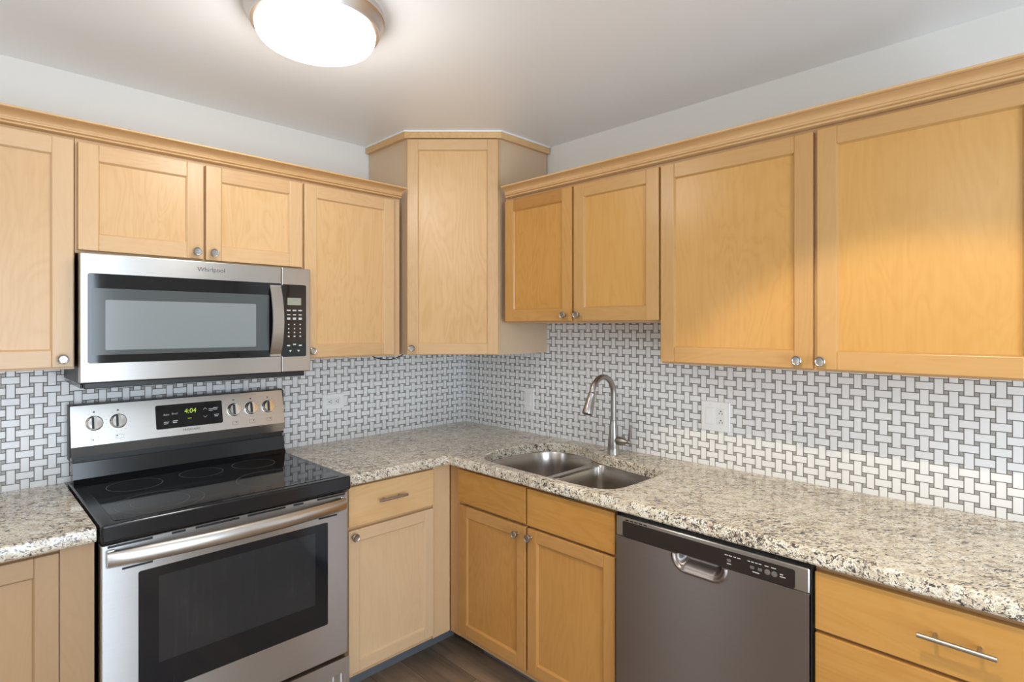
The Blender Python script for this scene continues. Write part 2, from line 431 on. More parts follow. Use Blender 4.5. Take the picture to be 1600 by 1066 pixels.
# ------------------------------------------------------------------ cabinet parts
def knob(parent, x, yf, z, m=KNOBM):
    M = Matrix.Translation((x, yf, z)) @ Matrix.Rotation(PI/2, 4, 'X')
    prof = [(.0075, 0), (.006, .004), (.0055, .009), (.008, .0125), (.0135, .0165), (.0150, .020), (.0148, .0225), (.0130, .0240), (.0115, .0236), (.0100, .0222), (.005, .0218), (.0008, .0218)]
    return MB().lathe(prof, M, 32).build('knob', m, parent, label='round dished metal knob')
def bar_pull(parent, x0, x1, yf, z, stand=.030, r=.0055):
    mb = MB(); y = yf-stand
    mb.tube([(x0, y, z), (x0+.001, y, z), (x1-.001, y, z), (x1, y, z)], [r*.8, r, r, r*.8], 16)
    L = x1-x0; ins = L*.22
    for x in (x0+ins, x1-ins): mb.tube([(x, yf, z), (x, y, z)], .0042, 12)
    return mb.build('pull', NICKEL, parent, label='slim steel bar pull')
def shaker(parent, x0, x1, z0, z1, yf, kn=None, tone=0.0, fw=.053, th=.019, ptone=-.04, tt=(0, 0, 0, 0), hue=.45, phue=0.0, warm=0.0):
    """five piece door: stiles and rails in one mesh, the flat recessed panel as its own part"""
    b = .0024; yb = yf+th; mb = MB()
    mb.box(x0, x0+fw, yf, yb, z0, z1, b, 0, min(1, max(0, rnd()+tt[0])))
    mb.box(x1-fw, x1, yf, yb, z0, z1, b, 0, min(1, max(0, rnd()+tt[1])))
    mb.box(x0+fw-.0002, x1-fw+.0002, yf+.0003, yb, z1-fw, z1, b, 1, min(2.2, max(0, rnd()+tt[2])))
    mb.box(x0+fw-.0002, x1-fw+.0002, yf+.0003, yb, z0, z0+fw, b, 1, min(2.2, max(0, rnd()+tt[3])))
    # sloped inner edge round the recessed panel
    ax0, ax1, az0, az1 = x0+fw, x1-fw, z0+fw, z1-fw; y0_, y1_ = yf+.0008, yf+.0092; e = .0042; g_ = .0012
    mb.prism([(ax0-g_, y0_), (ax0-g_, y1_), (ax0+e, y1_)], 2, az0, az1, 0, rnd()); mb.prism([(ax1+g_, y0_), (ax1-e, y1_), (ax1+g_, y1_)], 2, az0, az1, 0, rnd())
    for zz, sg in ((az0, 1), (az1, -1)): mb.prism([(y0_, zz-sg*g_), (y1_, zz-sg*g_), (y1_, zz+sg*e)], 0, ax0, ax1, 1, rnd())
    d = mb.build('door', WOOD, parent, tone); d['hue'] = hue; d['warm'] = warm*.7
    pn = MB().box(x0+fw-.004, x1-fw+.004, yf+.0090, yf+.0150, z0+fw-.004, z1-fw+.004, 0, 0, rnd()).build('door_panel', WOOD, d, tone+ptone)
    pn['hue'] = phue; pn['warm'] = warm
    if kn: knob(d, kn[0], yf, kn[1])
    return d
def slab_front(parent, name, x0, x1, z0, z1, yf, tone=0.0, th=.019):
    o = MB().box(x0, x1, yf, yf+th, z0, z1, .0025, 1, rnd()).build(name, WOOD, parent, tone)
    o['warm'] = .85 if tone > .2 else 0.0
    return o
def carcass(parent, x0, x1, z0, z1, d, tone=0.0, y_back=-.001, fw=.035, mid=(), rails=()):
    """box with open-looking face frame; d is the frame's front distance from the wall"""
    mb = MB(); t = .016; f = .019
    mb.box(x0, x0+t, -d+f, y_back, z0, z1, 0, 0, rnd()); mb.box(x1-t, x1, -d+f, y_back, z0, z1, 0, 0, rnd())
    mb.box(x0+t, x1-t, -d+f, y_back, z0, z0+t, 0, 1, rnd()); mb.box(x0+t, x1-t, -d+f, y_back, z1-t, z1, 0, 1, rnd())
    mb.box(x0+t, x1-t, y_back-.006, y_back, z0+t, z1-t, 0, 0, rnd())
    o = mb.build('body', WOOD, parent, tone)
    mb = MB()
    mb.box(x0, x0+fw, -d, -d+f, z0, z1, .0008, 0, rnd()); mb.box(x1-fw, x1, -d, -d+f, z0, z1, .0008, 0, rnd())
    mb.box(x0+fw, x1-fw, -d, -d+f, z1-fw, z1, .0008, 1, rnd()); mb.box(x0+fw, x1-fw, -d, -d+f, z0, z0+fw, .0008, 1, rnd())
    for a in mid: mb.box(a-.02, a+.02, -d, -d+f, z0+fw, z1-fw, .0008, 0, rnd())
    for z in rails: mb.box(x0+fw, x1-fw, -d, -d+f, z-.016, z+.016, .0008, 1, rnd())
    mb.build('face_frame', WOOD, parent, tone)['hue'] = .5
    return o
UF, UD = .3255, .345        # upper face frame and door front distances
UT = 2.066
# ---- upper cabinets, stove wall
GU = 'maple wall cabinets'
t = thing('wall_cabinet', 'tall maple wall cabinet cut by the photo\'s left edge, beside the microwave', 'cabinet', group=GU)
carcass(t, -2.40, -1.884, 1.338, UT, UF, .02); shaker(t, -2.37, -1.888, 1.345, 2.055, -UD, (-1.916, 1.371), .02, hue=.9, phue=.5)
t = thing('wall_cabinet', 'short maple wall cabinet with two doors directly above the microwave', 'cabinet', group=GU)
carcass(t, -1.883, -1.150, 1.704, UT, UF, 0, mid=(-1.514,))
shaker(t, -1.877, -1.518, 1.713, 2.053, -UD, (-1.543, 1.737), .02, ptone=-.02); shaker(t, -1.510, -1.153, 1.711, 2.053, -UD, (-1.487, 1.737), .0, ptone=-.05, tt=(0, 0, .7, .3))
t = thing('wall_cabinet', 'single-door maple wall cabinet between the microwave and the corner cabinet', 'cabinet', group=GU)
carcass(t, -1.149, -.678, 1.338, UT, UF, 0)
shaker(t, -1.144, -.719, 1.345, 2.055, -UD, (-1.118, 1.372), .0, ptone=-.02, tt=(0, 0, .5, .4))
# ---- diagonal corner cabinet up to the ceiling
t = thing('corner_cabinet', 'tall angled maple corner cabinet reaching the ceiling', 'cabinet', group=GU)
SA, SD = .643, .335; ZB, ZT = 1.340, 2.335
cb = MB()
plan = [(-.001, -.001), (-SA, -.001), (-SA, -SD), (-SD, -SA), (-.001, -SA)]
cb.prism([(x, y) for x, y in plan], 2, ZB, ZT+.05, 0, .35)
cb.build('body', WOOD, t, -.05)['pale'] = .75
tr = MB()                                                    # flat strip along the ceiling
def off(d): k = d*math.tan(math.radians(22.5)); return [(-SA-d, -.001), (-SA-d, -SD-k), (-SD-k, -SA-d), (-.001, -SA-d)]
def strip(mb, d0, d1, z0, z1, gd=1):
    a, b = off(d0), off(d1)
    for i in range(3):
        q = [a[i], b[i], b[i+1], a[i+1]]
        mb.add([(*p, z0) for p in q]+[(*p, z1) for p in q], [[0, 1, 2, 3], [4, 5, 6, 7], [0, 1, 5, 4], [1, 2, 6, 5], [2, 3, 7, 6], [3, 0, 4, 7]], gd, .55)
strip(tr, 0, .020, 2.352, 2.381); tr.build('top_trim', WOOD, t, .0)
ck = MB(); strip(ck, 0, .024, 2.381, H-.0005); ck.build('caulk_line', CAULK, t, label='white caulk line')
# its door, in a frame turned 45 degrees
df = math.sqrt(2)*(SA+SD)/2; hw = math.sqrt(2)*(SA-SD)/2
Rm = Matrix.Rotation(-PI/4, 4, 'Z')
ff = MB(); fz0, fz1 = ZB, 2.352
ff.box(-hw, -hw+.03, -df-.004, -df+.015, fz0, fz1, .0008, 0, rnd()); ff.box(hw-.03, hw, -df-.004, -df+.015, fz0, fz1, .0008, 0, rnd())
ffo = ff.build('face_frame', WOOD, t, -.02); ffo.matrix_local = Rm
d = shaker(t, -hw+.006, hw-.006, 1.343, 2.346, -df-.024, (-hw+.03, 1.372), .06, ptone=-.07, fw=.05); d.matrix_local = Rm
# ---- upper cabinets, sink wall
t = thing('wall_cabinet', 'two-door maple wall cabinet hung higher over the sink', 'cabinet', rz=RE, group=GU)
carcass(t, .677, 1.4895, 1.488, UT, UF, .18, mid=(1.088,))
shaker(t, .689, 1.083, 1.495, 2.053, -UD, (1.049, 1.520), .38, ptone=-.04, tt=(0, .1, 1.3, .7), hue=.1, warm=.9); shaker(t, 1.093, 1.486, 1.495, 2.053, -UD, (1.120, 1.520), .36, ptone=-.06, hue=.45, warm=.9)
t = thing('wall_cabinet', 'large two-door maple wall cabinet at right, cut by the photo\'s right edge', 'cabinet', rz=RE, group=GU)
carcass(t, 1.490, 2.530, 1.338, UT, UF, .18, mid=(2.0065,))
shaker(t, 1.494, 2.001, 1.345, 2.053, -UD, (1.962, 1.369), .38, ptone=-.06, hue=.45, warm=.9); shaker(t, 2.012, 2.520, 1.345, 2.055, -UD, (2.026, 1.369), .37, ptone=-.06, hue=.45, warm=.9)
# ---- crown mouldings
def crown(x0, x1, rz, label, sl0=0.0, sl1=0.0, tone=.03):
    pr = [(.300, 2.0660), (.3485, 2.0660), (.3515, 2.0672), (.3525, 2.0695), (.3515, 2.0718), (.3480, 2.0728), (.3475, 2.0740),
          (.3545, 2.0748), (.3570, 2.0765), (.3575, 2.0785), (.3560, 2.0805), (.3530, 2.0812), (.3530, 2.0825)]
    for k in range(8):
        a = k/7*PI/2; pr.append((.3545+.036*(1-math.cos(a)), 2.0828+.0155*math.sin(a)))
    pr += [(.3895, 2.0990), (.4005, 2.0994), (.4025, 2.1010), (.4025, 2.1045), (.4010, 2.1060), (.300, 2.1060)]
    vs = []
    for t_, sl in ((x0, sl0), (x1, sl1)):
        for dd, z in pr: vs.append((t_+sl*(dd-.345)/.055, -dd, z))
    n = len(pr); fs = [[i, (i+1) % n, n+(i+1) % n, n+i] for i in range(n)]+[list(range(n)), [n+i for i in range(n)]]
    o = MB().add(vs, fs, 1, rnd()).build('crown_moulding', WOOD, None, tone)
    o.rotation_euler = (0, 0, rz); return tag(o, label, 'moulding', 'maple crown mouldings')
crown(-2.40, -.686, 0, 'maple crown moulding along the cabinet tops over the microwave')
crown(.695, 1.245, RE, 'short length of maple crown moulding above the two doors over the sink', .027)
crown(1.2462, 2.530, RE, 'long length of maple crown moulding at right, right of the joint', 0)

# ------------------------------------------------------------------ base cabinets
BF, BD = .590, .610; CB = .8735
def base(t, x0, x1, tone, toe=True, mid=(), rails=(), low=False, kick=VINYL):
    carcass(t, x0, x1, .125, (.68 if low else CB-.001), BF, tone, mid=() if low else mid, rails=() if low else rails)
    if low:                                                  # face frame carried up in front of the sink bowls
        mb = MB()
        mb.box(x0, x0+.035, -BF, -BF+.012, .681, CB-.001, .0008, 0, rnd()); mb.box(x1-.035, x1, -BF, -BF+.012, .681, CB-.001, .0008, 0, rnd())
        mb.box(x0+.035, x1-.035, -BF-.0004, -BF+.012, .705, .726, .0006, 1, rnd()); mb.box(x0+.035, x1-.035, -BF, -BF+.012, .845, CB-.001, .0008, 1, rnd())
        mb.box(1.053, 1.093, -BF, -BF+.012, .726, .845, 0, 0, rnd())
        mb.build('upper_frame', WOOD, t, tone)
    MB().box(x0, x1, -.455, -.435, 0, .124).build('toe_kick', kick, t, label='dark vinyl toe kick')
GB = 'maple base cabinets'
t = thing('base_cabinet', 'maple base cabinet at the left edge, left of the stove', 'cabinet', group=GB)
base(t, -2.50, -1.8745, .06); shaker(t, -2.46, -1.952, .15, .858, -BD, None, .42, fw=.052, ptone=.0, hue=1.0, phue=.8)  # door's darker tone puts the shade over this cabinet into its wood
MB().box(-1.9508, -1.8745, -BD, -BF-.0003, .126, .868, .001, 0, .8).build('filler_strip', WOOD, t, .42)['hue'] = 1.0  # same shade toned into the filler
t = thing('base_cabinet', 'maple base cabinet with drawer between stove and inside corner', 'cabinet', group=GB)
base(t, -1.1005, -.690, -.05, rails=(.700,))
dr = slab_front(t, 'drawer_front', -1.093, -.694, .707, .860, -BD, -.05); bar_pull(dr, -.973, -.843, -BD, .790, .026)
d = shaker(t, -1.093, -.694, .147, .693, -BD, (-1.074, .671), -.12, fw=.046, ptone=-.10, hue=.5, phue=.5); [o_.__setitem__('pale', .35) for o_ in [d]+list(d.children) if o_.name.startswith('door')]  # hue and pale put the cool daylight here into the wood colour
MB().box(-.6895, -.5955, -BF-.006, -BF+.013, .126, CB-.001, .001, 0, .3).build('filler_strip', WOOD, t, -.06)['hue'] = 1.0
MB().box(-.6895, -.456, -.455, -.435, 0, .124).build('toe_kick', VINYL, t, label='grey vinyl toe kick')
t = thing('sink_cabinet', 'maple sink base cabinet with two doors under the sink', 'cabinet', rz=RE, group=GB)
base(t, .6635, 1.4875, .38, mid=(1.076,), low=True)
MB().box(.5965, .6630, -BF-.003, -BF+.016, .126, CB-.001, .001, 0, .6).build('filler_strip', WOOD, t, .40)['hue'] = .3
slab_front(t, 'false_drawer_front', .670, 1.071, .718, .858, -BD, .45); slab_front(t, 'false_drawer_front', 1.080, 1.479, .716, .856, -BD, .43)
shaker(t, .679, 1.071, .155, .706, -BD, (1.030, .672), .54, fw=.047, hue=.1, warm=.6); shaker(t, 1.082, 1.479, .155, .706, -BD, (1.100, .676), .54, fw=.047, hue=.1, warm=.6)
t = thing('drawer_cabinet', 'maple drawer base cabinet at the right edge, right of the dishwasher', 'cabinet', rz=RE, group=GB)
base(t, 2.083, 2.665, .36, rails=(.700, .40))
dr = slab_front(t, 'drawer_front', 2.086, 2.655, .705, .851, -BD, .40); bar_pull(dr, 2.303, 2.440, -BD, .786, .032)
dr = slab_front(t, 'drawer_front', 2.086, 2.655, .41, .696, -BD, .38); bar_pull(dr, 2.303, 2.440, -BD, .56, .032)
dr = slab_front(t, 'drawer_front', 2.086, 2.655, .15, .401, -BD, .38); bar_pull(dr, 2.303, 2.440, -BD, .28, .032)

# ------------------------------------------------------------------ countertops
def chaikin(p, n=2):
    for _ in range(n):
        q = []
        for i in range(len(p)):
            a, b = p[i], p[(i+1) % len(p)]
            q += [(a[0]*.75+b[0]*.25, a[1]*.75+b[1]*.25), (a[0]*.25+b[0]*.75, a[1]*.25+b[1]*.75)]
        p = q
    return p
# sink outlines as (distance along the right wall, distance out from it)
BOWL_L = chaikin([(.745, .52), (.715, .45), (.708, .36), (.722, .24), (.755, .15), (.81, .098), (.89, .088), (.97, .105), (1.03, .130), (1.056, .155), (1.062, .21), (1.066, .53), (1.060, .572), (1.02, .588), (.86, .585), (.79, .565)])
BOWL_R = chaikin([(1.086, .22), (1.092, .175), (1.13, .163), (1.30, .192), (1.395, .203), (1.437, .222), (1.449, .28), (1.449, .49), (1.435, .55), (1.39, .588), (1.30, .594), (1.14, .592), (1.096, .580), (1.088, .53)])
HOLE = chaikin([(.745, .52), (.715, .45), (.708, .36), (.722, .24), (.755, .15), (.81, .098), (.89, .088), (.97, .105), (1.03, .130), (1.075, .150), (1.13, .163), (1.30, .192), (1.395, .203), (1.437, .222), (1.449, .28), (1.449, .49), (1.435, .55), (1.39, .588), (1.30, .594), (1.14, .592), (1.02, .588), (.86, .585), (.79, .565)])
def counter(name, outline, label, hole=None):
    """outline: (x, y, front-inset dx, dy) world points"""
    steps = [(.010, .914), (.005, .9132), (.0015, .910), (0, .905), (0, .8785), (.003, CB)]
    n = len(outline); vs = []; fs = []
    for s_, z in steps:
        for x, y, ix, iy in outline: vs.append((x+ix*s_, y+iy*s_, z))
    for i in range(len(steps)-1):
        for k in range(n): fs.append([i*n+k, i*n+(k+1) % n, (i+1)*n+(k+1) % n, (i+1)*n+k])
    hs = []
    if hole:
        hn = len(hole); base_i = len(vs); hst = [(-.004, .914), (0, .910), (0, CB)]
        cx = sum(p[0] for p in hole)/hn; cy = sum(p[1] for p in hole)/hn
        for s_, z in hst:
            for px, py in hole:
                d_ = Vector((px-cx, py-cy)).normalized(); vs.append((px-d_.x*s_, py-d_.y*s_, z))
        for i in range(len(hst)-1):
            for k in range(hn): fs.append([base_i+i*hn+k, base_i+(i+1)*hn+k, base_i+(i+1)*hn+(k+1) % hn, base_i+i*hn+(k+1) % hn])
    for top in (True, False):
        bm = bmesh.new(); o0 = 0 if top else (len(steps)-1)*n
        L = [bm.verts.new(vs[o0+k]) for k in range(n)]; E = [bm.edges.new((L[k], L[(k+1) % n])) for k in range(n)]
        idx = [o0+k for k in range(n)]
        if hole:
            h0 = base_i if top else base_i+(len(hst)-1)*hn
            Lh = [bm.verts.new(vs[h0+k]) for k in range(hn)]; E += [bm.edges.new((Lh[k], Lh[(k+1) % hn])) for k in range(hn)]
            idx += [h0+k for k in range(hn)]
        bmesh.ops.triangle_fill(bm, edges=E, use_beauty=True, use_dissolve=False, normal=(0, 0, 1 if top else -1))
        bm.verts.index_update()
        for f in bm.faces: fs.append([idx[v.index] for v in f.verts])
        bm.free()
    mb = MB().add(vs, fs); o = mb.build(name, GRAN)
    me = o.data; bm = bmesh.new(); bm.from_mesh(me); bmesh.ops.remove_doubles(bm, verts=bm.verts, dist=1e-5); bmesh.ops.recalc_face_normals(bm, faces=bm.faces); bm.to_mesh(me); bm.free()
    me.set_sharp_from_angle(angle=math.radians(30))
    return tag(o, label, 'countertop', 'granite countertops')
DC = .633
counter('countertop', [(-2.55, -.0005, 0, 0), (-2.55, -DC, 0, 1), (-1.8735, -DC, 0, 1), (-1.8735, -.0005, 0, 0)], 'short speckled granite countertop left of the stove')
counter('countertop', [(-1.1055, -.0005, 0, 0), (-1.1055, -DC, 0, 1), (-DC, -DC, 1, 1), (-DC, -2.70, 1, 0), (-.0005, -2.70, 0, 0), (-.0005, -.0005, 0, 0)],
        'L-shaped speckled granite countertop running round the corner and holding the sink', [(-d_, -u_) for u_, d_ in HOLE])

# ------------------------------------------------------------------ sink
t = thing('sink', 'stainless steel double-bowl undermount sink in granite', 'sink', rz=RE)
def bowl(name, out, zb, label):
    n = len(out); cx = sum(p[0] for p in out)/n; cy = sum(p[1] for p in out)/n
    st = [(1.055, .868), (1.055, .8722), (1.0, .8722), (.988, .866), (.975, .80), (.955, zb+.03), (.93, zb+.010), (.88, zb+.002), (.5, zb), (.13, zb-.003)]
    vs = []; fs = []
    for s_, z in st:
        for px, py in out:
            e = (s_-1)*.26 if s_ > 1 else 0
            if s_ > 1:
                d_ = Vector((px-cx, py-cy)).normalized(); vs.append((px+d_.x*.012, -(py+d_.y*.012), z))
            else: vs.append((cx+(px-cx)*s_, -(cy+(py-cy)*s_), z))
    for i in range(len(st)-1):
        for k in range(n): fs.append([i*n+k, i*n+(k+1) % n, (i+1)*n+(k+1) % n, (i+1)*n+k])
    fs.append([(len(st)-1)*n+k for k in range(n)])
    o = MB().add(vs, fs).build(name, SINKM, t, label=label)
    M = Matrix.Translation((cx, -cy, zb-.002))
    MB().lathe([(.044, 0), (.044, .004), (.038, .006), (.030, .003), (.028, .001), (.002, .001)], M, 28).build('drain', CHROME, o, label='round sink drain')
MB().prism([(1.03, -.10), (1.13, -.13), (1.092, -.19), (1.0885, -.57), (1.10, -.60), (1.05, -.60), (1.0645, -.565), (1.0655, -.21), (1.058, -.158)], 2, .862, .8716).build('divider', SINKM, t, label='low steel divider between the bowls')
bowl('bowl', BOWL_L, .690, 'larger left bowl'); bowl('bowl', BOWL_R, .715, 'smaller right bowl')

# ------------------------------------------------------------------ faucet
t = thing('faucet', 'brushed nickel pull-down gooseneck faucet behind the sink', 'faucet', (-.105, -1.124, .9142), RE)
MB().lathe([(.0275, 0), (.0275, .004), (.0255, .008), (.0250, .03), (.0235, .06), (.0195, .10), (.0165, .128), (.0150, .140), (.0150, .148), (.0132, .149)], Matrix.Identity(4), 32).build('base', FAUC, t)
pts = [(0, 0, .146), (0, 0, .18), (0, 0, .22), (0, 0, .262)]
R_ = .078; zc = .264
for k in range(1, 15):
    a = PI*(k/14)*.945; pts.append((0, -(R_-R_*math.cos(a)), zc+R_*math.sin(a)))
MB().tube(pts, .0122, 20).build('spout', FAUC, t)
e = Vector(pts[-1]); dv = Vector((0, -.40, -1)).normalized()
M = Matrix.Translation(e) @ dv.to_track_quat('Z', 'Y').to_matrix().to_4x4()
hd = MB().lathe([(.0125, -.004), (.0155, 0), (.0155, .004), (.0148, .006), (.0175, .03), (.0205, .06), (.0228, .085), (.0222, .088), (.0190, .0885), (.002, .0885)], M, 28).build('spray_head', FAUC, t)
MB().lathe([(.0188, .0886), (.0185, .0905), (.002, .0905)], M, 24).build('spray_face', BLACK, hd, label='black spray face')
M = Matrix.Translation((.014, 0, .062)) @ Matrix.Rotation(PI/2, 4, 'Y')
hv = MB().lathe([(.016, 0), (.0185, .012), (.0190, .030), (.0165, .042), (.0100, .050), (.0075, .056), (.0085, .062), (.0085, .070), (.006, .074)], M, 24).build('handle', FAUC, t)
MB().tube([(.078, 0, .062), (.079, 0, .070), (.083, .001, .100), (.088, .002, .135)], [.0045, .0048, .0062, .0066], 14).build('lever', FAUC, hv)

# ------------------------------------------------------------------ microwave
t = thing('microwave', 'stainless over-the-range microwave under the short cabinet', 'microwave')
mf = .388; MX0, MX1, MZ0, MZ1 = -1.8785, -1.1400, 1.2955, 1.7005
mb = MB(); mb.box(-1.8735, -1.1545, -.349, -.002, 1.290, 1.6995, .002); mb.box(-1.866, -1.16, -.378, -.352, 1.276, 1.295, .002)
mb.build('body', BLACK, t)
mb = MB(); mb.box(-1.872, -1.156, -.345, -.012, 1.276, 1.2905, .002)
for k in range(9): mb.box(-1.80+.07*k, -1.76+.07*k, -.30, -.10, 1.273, 1.277)
mb.build('bottom_plate', BENAM, t)
sx = -1.2555
dm = MB(); dm.box(MX0, sx-.0008, -mf, -.3515, MZ0, MZ1, .003); door = dm.build('door', STEEL, t, label='brushed steel door with dark window')
g = MB(); plate(g, -1.8595, sx-.0012, 1.356, 1.638, .007, -mf-.0012, -mf+.001); g.build('door_glass', BGLASS, door)
g = MB(); plate(g, -1.8485, -1.304, 1.382, 1.592, .004, -mf-.0016, -mf-.001); g.build('window_border', MWSCR, door)
g = MB(); plate(g, -1.814, -1.352, 1.397, 1.556, .004, -mf-.0020, -mf-.0014); g.build('window_screen', MWMESH, door, label='pale mesh window screen')
# bowed strap handle
hb = MB(); nseg = 16; vs = []
for k in range(nseg+1):
    q = k/nseg; z = 1.358+(1.630-1.358)*q; bow = math.sin(PI*q)**.8*.034
    y = -mf-.004-bow
    x0_, x1_ = -1.3025, -1.2610
    vs += [(x0_, y+.007, z), (x0_, y, z), (x1_, y, z), (x1_, y+.007, z)]
fs = []
for k in range(nseg):
    for j in range(4): fs.append([k*4+j, k*4+(j+1) % 4, (k+1)*4+(j+1) % 4, (k+1)*4+j])
fs += [[0, 1, 2, 3], [nseg*4+j for j in range(4)]]
hb.add(vs, fs)
for z in (1.362, 1.626): hb.box(-1.3020, -1.2615, -mf-.009, -mf-.0008, z-.004, z+.004)
hb.build('handle', STEEL, door, label='bowed steel strap handle')
text('logo', 'Whirlpool', .0215, PRINTD, door, -1.505, -mf-.0004, 1.672)
cm = MB(); cm.box(sx+.0008, MX1, -mf, -.3515, MZ0, MZ1, .003); cp = cm.build('control_panel', STEEL, t)
g = MB(); plate(g, sx+.0012, -1.158, 1.354, 1.636, .007, -mf-.0012, -mf+.001); g.build('panel_glass', BGLASS, cp)
g = MB(); plate(g, -1.2335, -1.179, 1.556, 1.584, .002, -mf-.0016, -mf-.001); g.build('display', LCD, cp, label='pale grey display')
for r, (z, hh, ww) in enumerate(((1.535, .005, .015), (1.518, .004, .013), (1.503, .008, .013), (1.480, .005, .005), (1.464, .005, .005), (1.449, .005, .005), (1.434, .005, .007))):
    for c_, x in enumerate((-1.2285, -1.2055, -1.1825)):
        MB().box(x-ww/2, x+ww/2, -mf-.0015, -mf-.0010, z-hh/2, z+hh/2).build('key', PRINT, cp)
for x, z in ((-1.229, 1.398), (-1.2055, 1.402), (-1.182, 1.398)): MB().box(x-.006, x+.006, -mf-.0015, -mf-.0010, z-.0025, z+.0025).build('key', PRINT, cp)
for x in (-1.222, -1.189):
    MB().add([(x-.006, -mf-.0015, 1.380), (x+.006, -mf-.0015, 1.380), (x, -mf-.0015, 1.372), (x-.006, -mf-.001, 1.380), (x+.006, -mf-.001, 1.380), (x, -mf-.001, 1.372)],
             [[0, 1, 2], [3, 4, 5], [0, 1, 4, 3], [1, 2, 5, 4], [2, 0, 3, 5]]).build('arrow_key', PRINT, cp)

# ------------------------------------------------------------------ range
t = thing('stove', 'freestanding stainless electric range with black glass cooktop', 'stove')
RX0, RX1 = -1.8675, -1.1130; rf = .645
MB().box(RX0+.003, RX1-.003, -.600, -.035, .02, .869, .002).build('body', BENAM, t, label='black enamel sides')
mb = MB(); mb.box(RX0, RX1, -.662, -.045, .870, .920, .006, seg=3); mb.box(RX0+.006, RX1-.006, -.640, -.60, .863, .872)
ct = mb.build('cooktop', BENAM, t, label='black cooktop frame')
mb = MB(); plate(mb, 0, 1, 0, 1, .02, 0, 1)
gl = MB(); p = rrect(RX0+.035, RX1-.028, -.632, -.10, .012); n = len(p)
gl.add([(x, y, .9195) for x, y in p]+[(x, y, .9212) for x, y in p], [[k, (k+1) % n, n+(k+1) % n, n+k] for k in range(n)]+[[n+k for k in range(n)]])
gl.build('cooktop_glass', BGLASS, ct)
def ring(cx, cy, r, name='burner_ring', w_=.0011):
    mb = MB(); n = 72
    vs = [(cx+(r+s*w_)*math.cos(2*PI*k/n), cy+(r+s*w_)*math.sin(2*PI*k/n), .9214) for s in (-1, 1) for k in range(n)]
    mb.add(vs, [[k, (k+1) % n, n+(k+1) % n, n+k] for k in range(n)]).build(name, RING, ct)
ring(-1.705, -.240, .082); ring(-1.690, -.510, .122); ring(-1.690, -.510, .080); ring(-1.490, -.225, .072); ring(-1.300, -.225, .078); ring(-1.330, -.485, .118)
# backguard
bgp = [(-.030, .921), (-.100, .921), (-.086, .935), (-.078, .991), (-.030, .991)]
bl = MB(); bl.prism(bgp, 0, RX0+.010, RX1-.003); bl.build('riser', BENAM, t, label='black glossy riser behind the burners')
MB().box(RX0+.012, RX1-.006, -.066, -.030, .991, 1.013).build('vent_gap', BLACK, t)
def sl(z): return .088-(z-1.049)*.028/.141            # slope of the control face
mb = MB(); mb.prism([(-.025, 1.0115), (-.076, 1.0115), (-.088, 1.049), (-.060, 1.190), (-.025, 1.190)], 0, RX0+.004, RX1-.004)
bgd = mb.build('backguard', STEELW, t, label='stainless control panel with five knobs')
mb = MB(); mb.box(RX0+.0005, RX0+.0035, -.070, -.025, 1.0, 1.192, .001); mb.box(RX1-.0035, RX1-.0005, -.070, -.025, 1.0, 1.192, .001); mb.box(RX0+.0005, RX1-.0005, -.058, -.022, 1.1905, 1.194, .001)
mb.build('end_cap', BLACK, bgd)
th_ = math.atan2(.028, .141)
def on_panel(x, z, outw=0.0):
    return Matrix.Translation((x, -sl(z), z)) @ Matrix.Rotation(PI/2-th_, 4, 'X') @ Matrix.Translation((0, 0, outw))
def panel_plate(name, x0, x1, z0, z1, r, hgt, m, par, base_h=0.0, label=None):
    zc_ = (z0+z1)/2; M = on_panel((x0+x1)/2, zc_); k_ = 1/math.cos(th_)
    p = rrect(-(x1-x0)/2, (x1-x0)/2, -(z1-z0)/2*k_, (z1-z0)/2*k_, r, 4); n = len(p)
    vs = [M @ Vector((a, b, base_h)) for a, b in p]+[M @ Vector((a, b, base_h+hgt)) for a, b in p]
    return MB().add(vs, [[k, (k+1) % n, n+(k+1) % n, n+k] for k in range(n)]+[list(range(n))[::-1], [n+k for k in range(n)]]).build(name, m, par, label=label)
disp = panel_plate('display', -1.606, -1.369, 1.078, 1.168, .006, .0018, BGLASS, bgd, -.0004, 'black clock display panel')
def ptext(name, body, size, x, z, m, par, h=.0019, xs=1.0, shear=0.0):
    o = text(name, body, size, m, par, 0, 0, 0, extrude=.0001, shear=shear, xs=xs)
    M = on_panel(x, z, h) @ Matrix.Rotation(-PI/2, 4, 'X')
    o.data.transform(M); return o
ptext('clock_digits', '4:04', .026, -1.487, 1.1375, CLOCK, disp, shear=.1, xs=.95)
ptext('touch_label', 'Bake', .0105, -1.570, 1.131, PRINT, disp); ptext('touch_label', 'Broil', .0105, -1.542, 1.132, PRINT, disp)
for x, z in ((-1.570, 1.103), (-1.540, 1.105), (-1.410, 1.138), (-1.393, 1.141), (-1.391, 1.114)):
    for k in (0, 1): panel_plate('touch_label', x-.010, x+.008-.003*k, z-.0015-.0062*k, z+.0015-.0062*k, .0005, .0002, PRINT, disp, .0016)
for z, sgn in ((1.141, 1), (1.110, -1)):
    mb = MB()
    for s_ in (-1, 1):
        M = on_panel(-1.4335, z)
        mb.tube([M @ Vector((0, .0035*sgn, .0017)), M @ Vector((s_*.0065, -.0035*sgn, .0017))], .0009, 6)
    mb.build('arrow_key', PRINT, disp)
panel_plate('indicator', -1.497, -1.484, 1.1085, 1.1105, .0005, .0003, CLOCK, disp, .0016)
ptext('logo', 'FRIGIDAIRE', .0115, -1.485, 1.0665, PRINTD, bgd, .0004, xs=1.05)
